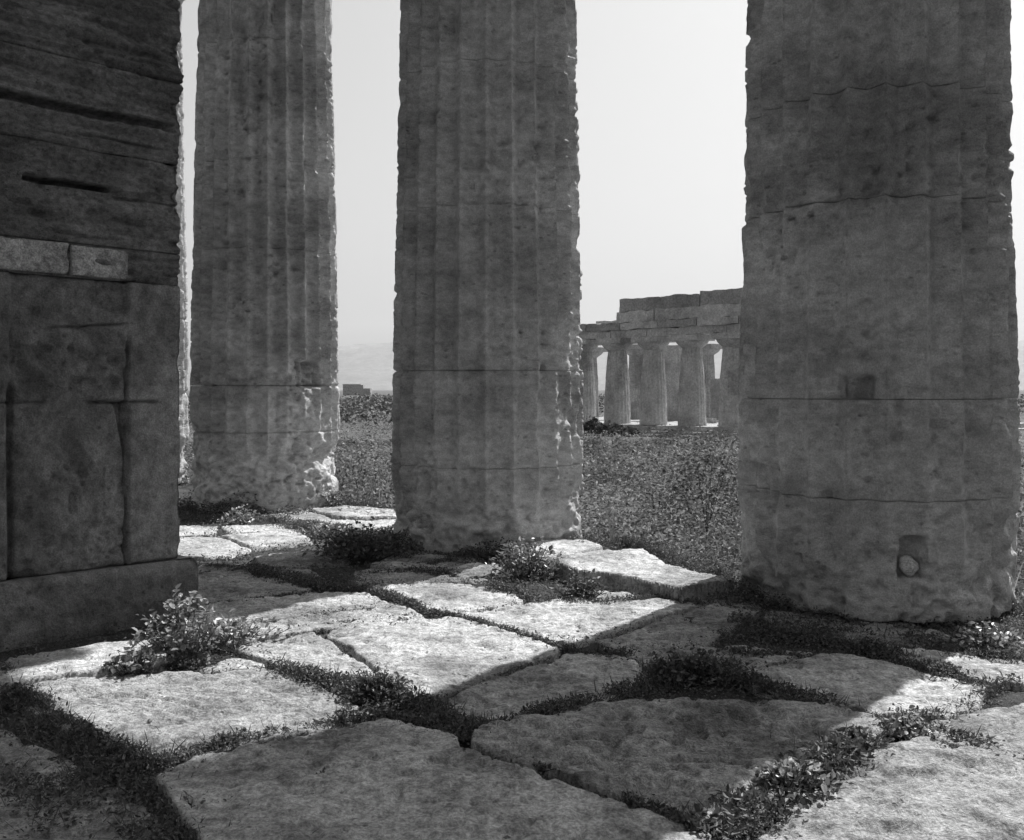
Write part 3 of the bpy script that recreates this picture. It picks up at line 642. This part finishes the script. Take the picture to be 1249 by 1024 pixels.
# growth round the feet of the columns
def ring(c, t0, t1, r0, r1, n, ht, ls, seed, mat=None):
    rng = np.random.default_rng(seed); t = rng.uniform(t0, t1, n); r = r0 + (r1 - r0) * rng.uniform(0, 1, n) ** 1.6
    x, y = c[0] + r * np.cos(t), c[1] + r * np.sin(t)
    g = fbm(x * 2.5, y * 2.5, x * 0, 3, seed); k = g > rng.uniform(-0.6, 0.1, n); x, y, r, g = x[k], y[k], r[k], g[k]
    z = -0.02 + rng.uniform(0, 1, len(x)) * ht * np.clip(0.5 + 1.2 * g, 0.1, 1.3) * (1 - 0.75 * (r - r0) / (r1 - r0))
    H.add(leaves(np.stack([x, y, z], -1), ls * rng.uniform(0.5, 1.2, len(x)), 0.4, 6, 0.6, rng))
ring(CR, -3.4, -0.2, 1.02, 1.45, 9000, 0.17, 0.024, 801)
ring(CM, -3.6, -0.3, 1.02, 1.5, 9000, 0.22, 0.030, 802)
ring(CL, -3.6, 0.2, 1.02, 1.5, 4500, 0.26, 0.036, 803)

stuff(H.build("joint_weeds", M_WEED))

# grit and small stones lying on the paving
rng = np.random.default_rng(88); n = 900
a = rng.uniform(-0.54, 0.54, n); d = 3.5 * 3.2 ** rng.uniform(0, 1, n); x, y = d * np.sin(a), d * np.cos(a)
q = (x - CM[0]) * NRM[0] + (y - CM[1]) * NRM[1]; ok = (q < 0.9) & ((x - A0[0]) * AN[0] + (y - A0[1]) * AN[1] > 0.1) & (fbm(x * 1.5, y * 1.5, x * 0, 3, 89) > rng.uniform(-0.2, 0.5, n))
x, y = x[ok], y[ok]; n = len(x); r = rng.uniform(0.004, 0.011, n) * rng.choice([1, 1, 1, 1.8], n)
oc = np.array([[1, 0, 0], [0, 1, 0], [-1, 0, 0], [0, -1, 0], [0, 0, .8], [0, 0, -.8]], float)
v = np.stack([x, y, 0 * x + 0.012], -1)[:, None, :] + oc[None] * r[:, None, None] * rng.uniform(0.6, 1.3, (n, 6, 1))
fo = np.array([[0, 1, 4], [1, 2, 4], [2, 3, 4], [3, 0, 4], [1, 0, 5], [2, 1, 5], [3, 2, 5], [0, 3, 5]])
stuff(mesh("gravel", v.reshape(-1, 3), (np.arange(n)[:, None, None] * 6 + fo[None]).reshape(-1, 3), M_SLABM, None, False))

# leafy clumps that stand out on their own
def clump(name, px, py, rx, ry, ht, n, ls, label, seed, z=0.0, mat=None, nst=24):
    rng = np.random.default_rng(seed); cx, cy = gp(px, py, z)
    r = root(name, (cx, cy, z), label, "plant")
    ang = rng.uniform(0, 2 * math.pi, nst); rad = rng.uniform(0.15, 1, nst)
    tip = np.stack([np.cos(ang) * rad * rx, np.sin(ang) * rad * ry, ht * (1.02 - rad**1.5 * 0.75) * rng.uniform(0.55, 1.05, nst)], -1)
    b0 = np.stack([np.cos(ang) * rad * rx * 0.3, np.sin(ang) * rad * ry * 0.3, np.full(nst, -0.05)], -1)
    st = Heap(); st.add(stems(b0, tip, 0.005, 0.002)); st.build("stem", M_WEED, r)
    h = Heap(); i = rng.integers(0, nst, n); t = rng.uniform(0.15, 1.05, n)[:, None] ** 0.8
    p = b0[i] + (tip[i] - b0[i]) * t + rng.normal(0, 1, (n, 3)) * np.array([rx * .13, ry * .13, ht * .07])
    p[:, 2] = np.maximum(p[:, 2], 0.0)
    h.add(leaves(p, ls * rng.uniform(0.45, 1.25, n), 0.6, 6, 0.7, rng)); h.build("foliage", mat or M_LEAF, r)
    return r
clump("leafy_plant", 222, 800, 0.28, 0.26, 0.46, 800, 0.050, "tall leafy weed with sunlit leaves against the plinth's corner", 1, mat=M_LEAF)
clump("leafy_plant", 285, 782, 0.42, 0.25, 0.18, 700, 0.042, "low leafy weed spreading right from the plinth's corner over the slab", 2)
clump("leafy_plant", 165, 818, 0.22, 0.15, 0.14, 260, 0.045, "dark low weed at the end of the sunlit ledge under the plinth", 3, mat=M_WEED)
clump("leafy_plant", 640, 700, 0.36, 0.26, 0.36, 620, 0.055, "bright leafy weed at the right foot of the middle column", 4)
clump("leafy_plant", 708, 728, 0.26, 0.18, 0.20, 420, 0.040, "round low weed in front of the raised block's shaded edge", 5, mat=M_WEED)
clump("leafy_plant", 640, 668, 0.22, 0.2, 0.26, 200, 0.055, "upper sprig of bright leaves against the middle column's shaded foot", 6)
clump("leafy_plant", 1205, 792, 0.30, 0.2, 0.20, 420, 0.045, "sunlit leafy clump at the right foot of the nearest column", 7)
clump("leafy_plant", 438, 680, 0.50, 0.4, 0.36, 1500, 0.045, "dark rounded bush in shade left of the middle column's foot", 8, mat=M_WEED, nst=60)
clump("leafy_plant", 290, 638, 0.36, 0.25, 0.24, 420, 0.05, "low bush at the floor's far edge below the left column", 9)
clump("leafy_plant", 385, 618, 0.55, 0.3, 0.34, 520, 0.055, "leafy weeds climbing the right foot of the left column", 10)
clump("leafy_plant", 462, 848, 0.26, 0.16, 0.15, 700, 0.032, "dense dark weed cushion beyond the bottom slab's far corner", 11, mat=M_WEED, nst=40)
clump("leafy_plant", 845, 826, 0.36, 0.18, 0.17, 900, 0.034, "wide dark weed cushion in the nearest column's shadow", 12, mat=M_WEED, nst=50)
clump("leafy_plant", 395, 652, 0.35, 0.22, 0.14, 420, 0.045, "pale low weeds on the lit slabs left of the dark bush", 13)
clump("leafy_plant", 1105, 893, 0.16, 0.12, 0.12, 300, 0.034, "small weed tuft between the two sunlit slabs at the right", 14)
clump("leafy_plant", 960, 965, 0.22, 0.14, 0.13, 420, 0.036, "sunlit weeds along the bumpy corner slab's left edge", 15)

# dead stalks
def stalk(name, segs, label, mat=M_DRY):
    h = Heap()
    for (p0, p1, r0, r1) in segs: h.add(stems([p0], [p1], r0, r1))
    loc = segs[0][0]; return tag(h.build(name, mat, None, loc), label, "stalk")
x0, y0 = gp(748, 661, 0.0); k = y0 / F
stalk("dry_stalk", [((x0, y0, -.05), (x0 - 3 * k, y0, 20 * k), .028, .02), ((x0 - 3 * k, y0, 20 * k), (x0 - 10 * k, y0, 42 * k), .018, .008), ((x0 - 2 * k, y0, 12 * k), (x0 + 1 * k, y0, 40 * k), .016, .006)], "pale forked dead stalk behind the raised block")
x1, y1 = gp(450, 590, -0.6); k = y1 / F
stalk("dry_branch", [((x1, y1, -.6), (x1 - 18 * k, y1, -.6 + 26 * k), .03, .012), ((x1, y1, -.6), (x1 + 12 * k, y1, -.6 + 24 * k), .03, .012), ((x1 + 12 * k, y1, -.6 + 24 * k), (x1 + 8 * k, y1, -.6 + 36 * k), .015, .006)], "pale dead branch forking in the field between left and middle columns")

# ------------------------------------------------------------------ overgrown field
def scatter(n, r0, r1, ht, ls, shape, seed, asp=0.5, gap=0.0):
    rng = np.random.default_rng(seed); out = Heap()
    a = rng.uniform(math.radians(-32), math.radians(32), n); d = r0 * (r1 / r0) ** rng.uniform(0, 1, n)
    x, y = d * np.sin(a), d * np.cos(a)
    q = (x - CM[0]) * NRM[0] + (y - CM[1]) * NRM[1]
    g = 1.5 * fbm(x * 0.8, y * 0.8, x * 0, 4, seed + 500)
    k = (q > 0.75) & (g > rng.uniform(-0.6, gap + 0.1, n)) & (np.hypot(x - CM[0], y - CM[1]) > 1.1) & (np.hypot(x - CR[0], y - CR[1]) > 1.1) & (np.hypot(x - CL[0], y - CL[1]) > 1.1)
    x, y, d, g, q = x[k], y[k], d[k], g[k], q[k]
    gz = np.where(q < 2.0, np.where(q < 1.1, -0.03, -0.40), fieldz(x, y))
    hh = ht * (0.18 + 1.0 * np.clip(0.45 + g, 0, 1.3)) * np.clip(0.35 + q * 0.5, 0, 1)
    z = gz + rng.uniform(0, 1, len(x))**0.7 * hh
    out.add(leaves(np.stack([x, y, z], -1), ls * np.clip(d / 12, 0.8, 9)**0.75 * rng.uniform(0.5, 1.3, len(x)), 0.12, shape, asp, rng))
    return out
H2 = scatter(120000, 8.3, 24, 0.85, 0.055, 6, 1, 0.55, 0.15)
for n, r0, r1, ht, ls, sd in ((110000, 18, 75, 0.42, 0.04, 2), (60000, 60, 260, 0.5, 0.045, 3)):
    h = scatter(n, r0, r1, ht, ls, 4, sd); v = np.concatenate(h.v); H2.add((v, np.concatenate(h.q)))
rng = np.random.default_rng(31)
for i in range(2300):                        # weeds standing in uneven clumps
    a = rng.uniform(-0.5, 0.5); d = 8.4 * 6 ** rng.uniform(0, 1); x, y = d * math.sin(a), d * math.cos(a); q = (np.array([x, y]) - CM) @ NRM
    if q < 1.0 or min(np.hypot(x - c[0], y - c[1]) for c in (CL, CM, CR)) < 1.5: continue
    w = rng.uniform(0.15, 0.55) * (1 + d / 40); cl = float(fbm(np.array([x * 0.28]), np.array([y * 0.28]), np.zeros(1), 2, 77)[0]); h = np.clip(0.55 + 1.5 * cl, 0.15, 1.3) * rng.uniform(0.5, 1.1) * (1.0 if d < 30 else 0.6); m = int(120 * w / 0.3)
    g0 = -0.40 if q < 2 else float(fieldz(np.array([x]), np.array([y]))[0])
    p = rng.normal(0, 0.5, (m, 3)) * [w, w, 0]; p[:, 2] = rng.uniform(0.1, 1, m) * h * np.exp(-(p[:, 0]**2 + p[:, 1]**2) / (w * w))
    l = rng.uniform(0.03, 0.075) * np.clip(d / 12, 0.8, 4)**0.75
    H2.add(leaves(p + [x, y, g0], l * rng.uniform(0.5, 1.3, m), 0.1, 6, rng.uniform(0.25, 0.75), rng))
stuff(H2.build("field_weeds", M_GRASS))
rng = np.random.default_rng(63); H3, H4 = Heap(), Heap()
for i in range(1500):                        # a second, darker kind of weed in drifts, and dry stalks among it
    a = rng.uniform(-0.5, 0.5); d = 8.8 * 5.5 ** rng.uniform(0, 1); x, y = d * math.sin(a), d * math.cos(a); q = (np.array([x, y]) - CM) @ NRM
    cl = float(fbm(np.array([x * 0.35 + 40]), np.array([y * 0.35]), np.zeros(1), 3, 91)[0])
    if q < 1.2 or cl < 0.08 or min(np.hypot(x - c[0], y - c[1]) for c in (CL, CM, CR)) < 1.6: continue
    w = rng.uniform(0.2, 0.6) * (1 + d / 30); h = rng.uniform(0.7, 1.25) * (1 if d < 25 else 0.6); m = int(170 * w / 0.35)
    g0 = -0.40 if q < 2 else float(fieldz(np.array([x]), np.array([y]))[0])
    p = rng.normal(0, 0.5, (m, 3)) * [w, w, 0]; p[:, 2] = rng.uniform(0.1, 1, m) * h * np.exp(-(p[:, 0]**2 + p[:, 1]**2) / (w * w))
    H3.add(leaves(p + [x, y, g0], 0.05 * np.clip(d / 12, 0.8, 4)**0.75 * rng.uniform(0.5, 1.3, m), 0.1, 6, 0.45, rng))
    if rng.uniform() < 0.35:
        k = 4; b = np.array([x, y, g0]) + rng.normal(0, .15, (k, 3)) * [1, 1, 0]
        H4.add(stems(b, b + np.stack([rng.normal(0, .18, k), rng.normal(0, .18, k), rng.uniform(.6, 1.2, k)], -1), 0.006, 0.003))
stuff(H3.build("dark_weeds", M_BUSH)); stuff(H4.build("dry_stalks", M_DRY))
# tall blades near the edge
rng = np.random.default_rng(9); n = 16000
a = rng.uniform(-0.5, 0.5, n); d = 8.5 * (3.5) ** rng.uniform(0, 1, n); x, y = d * np.sin(a), d * np.cos(a)
q = (x - CM[0]) * NRM[0] + (y - CM[1]) * NRM[1]; k = (q > 1.2) & (fbm(x * 0.5, y * 0.5, x * 0, 3, 55) > rng.uniform(-0.25, 0.35, n)); x, y, q, d = x[k], y[k], q[k], d[k]
gz = np.where(q < 2.0, -0.5, fieldz(x, y)); n = len(x)
dr = np.stack([rng.normal(0, .5, n), rng.normal(0, .5, n), np.ones(n)], -1); dr /= np.linalg.norm(dr, axis=1)[:, None]
hb = Heap(); hb.add(leaves(np.stack([x, y, gz], -1), rng.uniform(0.25, 1.0, n), 0.0, 6, 0.014, rng, dr))
stuff(hb.build("tall_grass", M_GRASS))
# scrub belt far left and shrubs by the ruin: one mass far away
rng = np.random.default_rng(12); hs = Heap()
for i in range(420):
    a = rng.uniform(-0.55, 0.55); d = rng.uniform(70, 240); s = rng.uniform(1.3, 3.2)
    cx, cy = d * math.sin(a), d * math.cos(a)
    if a > 0.0 and d < 120 : continue
    m = 130; p = rng.normal(0, 1, (m, 3)); p /= np.linalg.norm(p, axis=1)[:, None]; p *= rng.uniform(0.55, 1, m)[:, None] ** 0.5
    p = p * np.array([s * 1.6, s * 1.6, s * 0.62]); p[:, 2] = np.abs(p[:, 2])
    hs.add(leaves(p + np.array([cx, cy, -0.95]), 0.4 * rng.uniform(0.5, 1.2, m), 0.4, 4, 0.8, rng))
stuff(hs.build("scrub_belt", M_SHRUB))

def shrub(px, py, Y, w, h, label, seed, n=700, ls=0.3, mat=None):
    rng = np.random.default_rng(seed); x = (px - 624.5) / F * Y; z = EYE - (py - HOR) / F * Y
    r = root("shrub", (x, Y, z), label, "shrub")
    p = rng.normal(0, 1, (n, 3)); p /= np.linalg.norm(p, axis=1)[:, None]; p *= rng.uniform(0.3, 1, n)[:, None] ** 0.4
    p = p * np.array([w, w * .7, h]) * (1 + 0.3 * fbm(p[:, 0] * 2, p[:, 1] * 2, p[:, 2] * 2, 2, seed))[:, None]; p[:, 2] = np.abs(p[:, 2])
    hp = Heap(); hp.add(leaves(p, ls * rng.uniform(.5, 1.2, n), .4, 4, .7, rng)); hp.build("foliage", mat or M_SHRUB, r)
    hp = Heap(); hp.add(stems(np.zeros((5, 3)) - [0, 0, .1], rng.normal(0, .3, (5, 3)) * [w, w, .2] + [0, 0, h * .7], .03 if mat is None else .007, .003)); hp.build("stem", M_SHRUB, r)
shrub(722, 527, 62, 0.75, 0.75, "dark round bush at the left end of the ruined temple's base", 21)
shrub(742, 528, 61, 0.9, 0.5, "low dark bush in front of the ruined temple's second column", 22)
shrub(760, 530, 60, 1.0, 0.35, "flat dark bush below the ruined temple's pale step", 23)

shrub(862, 640, 12.5, 0.6, 1.25, "tall tangled weed bush rising just left of the nearest column", 24, 2600, 0.055, M_BUSH)
shrub(800, 625, 13.5, 0.8, 0.5, "dark low bush in the field behind the raised block", 25, 1200, 0.055, M_BUSH)
shrub(738, 600, 16, 0.7, 0.5, "small dark bush in the field right of the middle column", 26, 900, 0.06, M_BUSH)
shrub(436, 588, 16.5, 0.9, 0.5, "dark bush in the field near the forked dead branch", 27, 1100, 0.065, M_BUSH)

# ------------------------------------------------------------------ ruined temple beyond the field
BZ = -0.72
P3 = np.array([(797 - 624.5) / F * 67, 67.0]); SP = 3.1
ruin = root("ruined_temple", (P3[0], P3[1], BZ), "ruined colonnaded temple with a broken entablature standing beyond the overgrown field", "temple", None, ea)
sgn = 1 if (np.array([-ROW[1], ROW[0]]) @ NRM) > 0 else -1
HB = 5.95
def rcol(a, b, hgt=HB, r0=0.94, r1=0.66, sd=0, mat=M_FAR):
    nth, nz = 160, 48
    th = np.linspace(0, 2 * math.pi, nth, endpoint=False); zz = np.linspace(0, hgt - 0.85, nz); T, Z = np.meshgrid(th, zz)
    f = Z / (hgt - 0.85); R = r0 + (r1 - r0) * f + 0.05 * np.sin(f * math.pi) - 0.05 * np.abs(np.cos(T * 10)) + 0.06 * fbm(np.cos(T) * 2, np.sin(T) * 2, Z * 1.6 + sd, 4, sd)
    ze = np.linspace(0, 1, 8); re = r1 + (1.08 - r1) * np.sin(ze * math.pi / 2) ** 1.1
    Te, Ke = np.meshgrid(th, np.arange(8)); Re = re[Ke] * (1 + 0.05 * fbm(np.cos(Te) * 2, np.sin(Te) * 2, Ke * 0.3 + sd, 3, sd + 5))
    v = np.concatenate([np.stack([R * np.cos(T), R * np.sin(T), Z], -1).reshape(-1, 3), np.stack([Re * np.cos(Te), Re * np.sin(Te), hgt - 0.85 + 0.5 * ze[Ke]], -1).reshape(-1, 3)])
    q = gridfaces(nz + 8, nth, True)
    V, Q = boxes([(-1.08, 1.08, -1.08, 1.08, hgt - 0.36, hgt)])
    rr_ = mesh("column", v + [a, b * sgn, 0], q, mat, ruin); mesh("abacus", V + [a, b * sgn, 0], Q, mat, rr_, False)
for i in range(-5, 5): rcol(i * SP, 0, sd=i + 20)
def rbox(name, a0, a1, b0, b1, z0, z1, sd, mat=M_FAR, h=0.25, amp=0.10):
    """a weathered block: subdivided box with an uneven top"""
    nx, ny, nz = [max(2, int(round(abs(d) / h)) + 1) for d in (a1 - a0, b1 - b0, z1 - z0)]
    V, Q, k = [], [], 0
    for ax, sgn_ in ((0, 0), (0, 1), (1, 0), (1, 1), (2, 0), (2, 1)):
        n = [nx, ny, nz]; o = [i for i in range(3) if i != ax]
        U, Wd = np.meshgrid(np.linspace(0, 1, n[o[0]]), np.linspace(0, 1, n[o[1]]))
        c = np.zeros(U.shape + (3,)); c[..., ax] = sgn_; c[..., o[0]] = U; c[..., o[1]] = Wd
        q = gridfaces(n[o[1]], n[o[0]]) + k
        flip = (sgn_ == 0) ^ (ax == 1)
        Q.append(q[:, ::-1] if flip else q); V.append(c.reshape(-1, 3)); k += U.size
    V = np.concatenate(V) * [a1 - a0, b1 - b0, z1 - z0] + [a0, b0, z0]
    w = (V[:, 2] - z0) / (z1 - z0)
    dv = np.stack([fbm(V[:, 0] * 1.3, V[:, 1] * 1.3, V[:, 2] * 1.3, 4, sd + j) for j in range(3)], -1)
    V = V + dv * amp * np.array([.6, .8, 1.0]); V[:, 2] -= 0.07 * w * sst(0.1, 0.5, fbm(V[:, 0] * 0.9, V[:, 1] * .2, V[:, 2] * 0, 3, sd + 9))
    V[:, 1] *= sgn
    return mesh(name, V, np.concatenate(Q) if sgn > 0 else np.concatenate(Q)[:, ::-1], mat, ruin, False)
rbox("stylobate", -17, 15, -1.2, 22, -0.35, 0.0, 501, M_PALE, 1.0, 0.03)
rbox("lower_step", -17.5, 15.5, -1.8, 22.6, -0.7, -0.353, 502, M_FAR, 1.0, 0.04)
for i in range(-5, 4): rbox("architrave_block", i * SP + 0.02, (i + 1) * SP - 0.02, -0.75, 0.75, HB + 0.01, HB + 0.55, 510 + i, M_FAR, .22, .11)
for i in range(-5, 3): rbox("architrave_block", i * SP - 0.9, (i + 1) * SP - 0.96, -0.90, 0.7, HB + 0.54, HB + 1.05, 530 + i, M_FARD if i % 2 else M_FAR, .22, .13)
for a0, a1, top in ((-15.5, -12, 2.9), (-11.97, -7, 2.85), (-6.97, -0.5, 2.8), (-.47, 2.7, 2.72)): rbox("frieze_block", a0, a1, -0.62, 0.7, HB + 1.04, HB + 1.85, int(570 + a0), M_FAR, .22, .14)
for a0, a1, top in ((-15.5, -11, 2.95), (-10.97, -4, 2.85), (-3.97, 2.6, 2.72)): rbox("backing_block", a0, a1, -0.42, 0.7, HB + 1.83, HB + top, int(600 + a0), M_FARD, .22, .15)
rbox("frieze_block", 2.75, 4.7, -0.4, 0.5, HB + 1.06, HB + 1.28, 640, M_FAR, .3, .1)
# inner walls and columns seen between the outer ones
def ab(px, Y):                               # temple coordinates of the point seen at px, Y metres away
    p = np.array([(px - 624.5) / F * Y, Y]) - P3; return p @ ROW, p @ NRM
for px_, Y_, sd_ in ((776, 79, 41), (862, 78, 42), (742 - 22, 84, 43)):
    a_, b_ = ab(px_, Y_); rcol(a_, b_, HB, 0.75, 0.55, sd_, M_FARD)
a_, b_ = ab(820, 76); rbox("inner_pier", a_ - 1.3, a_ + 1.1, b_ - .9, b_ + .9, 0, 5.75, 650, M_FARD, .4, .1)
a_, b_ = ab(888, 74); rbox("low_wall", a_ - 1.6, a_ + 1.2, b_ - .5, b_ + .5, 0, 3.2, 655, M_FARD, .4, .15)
a_, b_ = ab(866, 69.5); rbox("fallen_block", a_ - .35, a_ + .35, b_ - .25, b_ + .25, 0, .35, 660, M_PALE, .15, .08)

# far farmhouse on the plain
hx, hy = (432 - 624.5) / F * 420, 420.0
hs_ = root("farmhouse", (hx, hy, -0.7), "low flat-topped farm building far off between the left and middle columns", "house")
V, Q = boxes([(-4.3, 4.3, -3, 3, 0, 4.4)]); mesh("wall", V, Q, M_PALE, hs_, False)
V, Q = boxes([(-4.5, 3.2, -3.2, 3.2, 4.41, 4.7)]); mesh("roof", V, Q, M_FAR, hs_, False)
V, Q = boxes([(4.32, 7.2, -2.4, 2.8, 0, 2.9)]); mesh("annex", V, Q, M_PALE, hs_, False)

# ------------------------------------------------------------------ haze
V, Q = boxes([(-13000, 13000, -300, 13500, -8, 900)])
hz = mesh("haze", V, Q, None, None, False); stuff(hz)
m = bpy.data.materials.new("haze"); m.use_nodes = True; t = m.node_tree; t.nodes.clear()
o_ = t.nodes.new("ShaderNodeOutputMaterial"); pv = t.nodes.new("ShaderNodeVolumePrincipled")
pv.inputs["Color"].default_value = (0.95, 0.95, 0.95, 1); pv.inputs["Density"].default_value = 0.95e-4; pv.inputs["Anisotropy"].default_value = 0.3
t.links.new(pv.outputs[0], o_.inputs["Volume"]); m.cycles.homogeneous_volume = True
hz.data.materials.append(m)
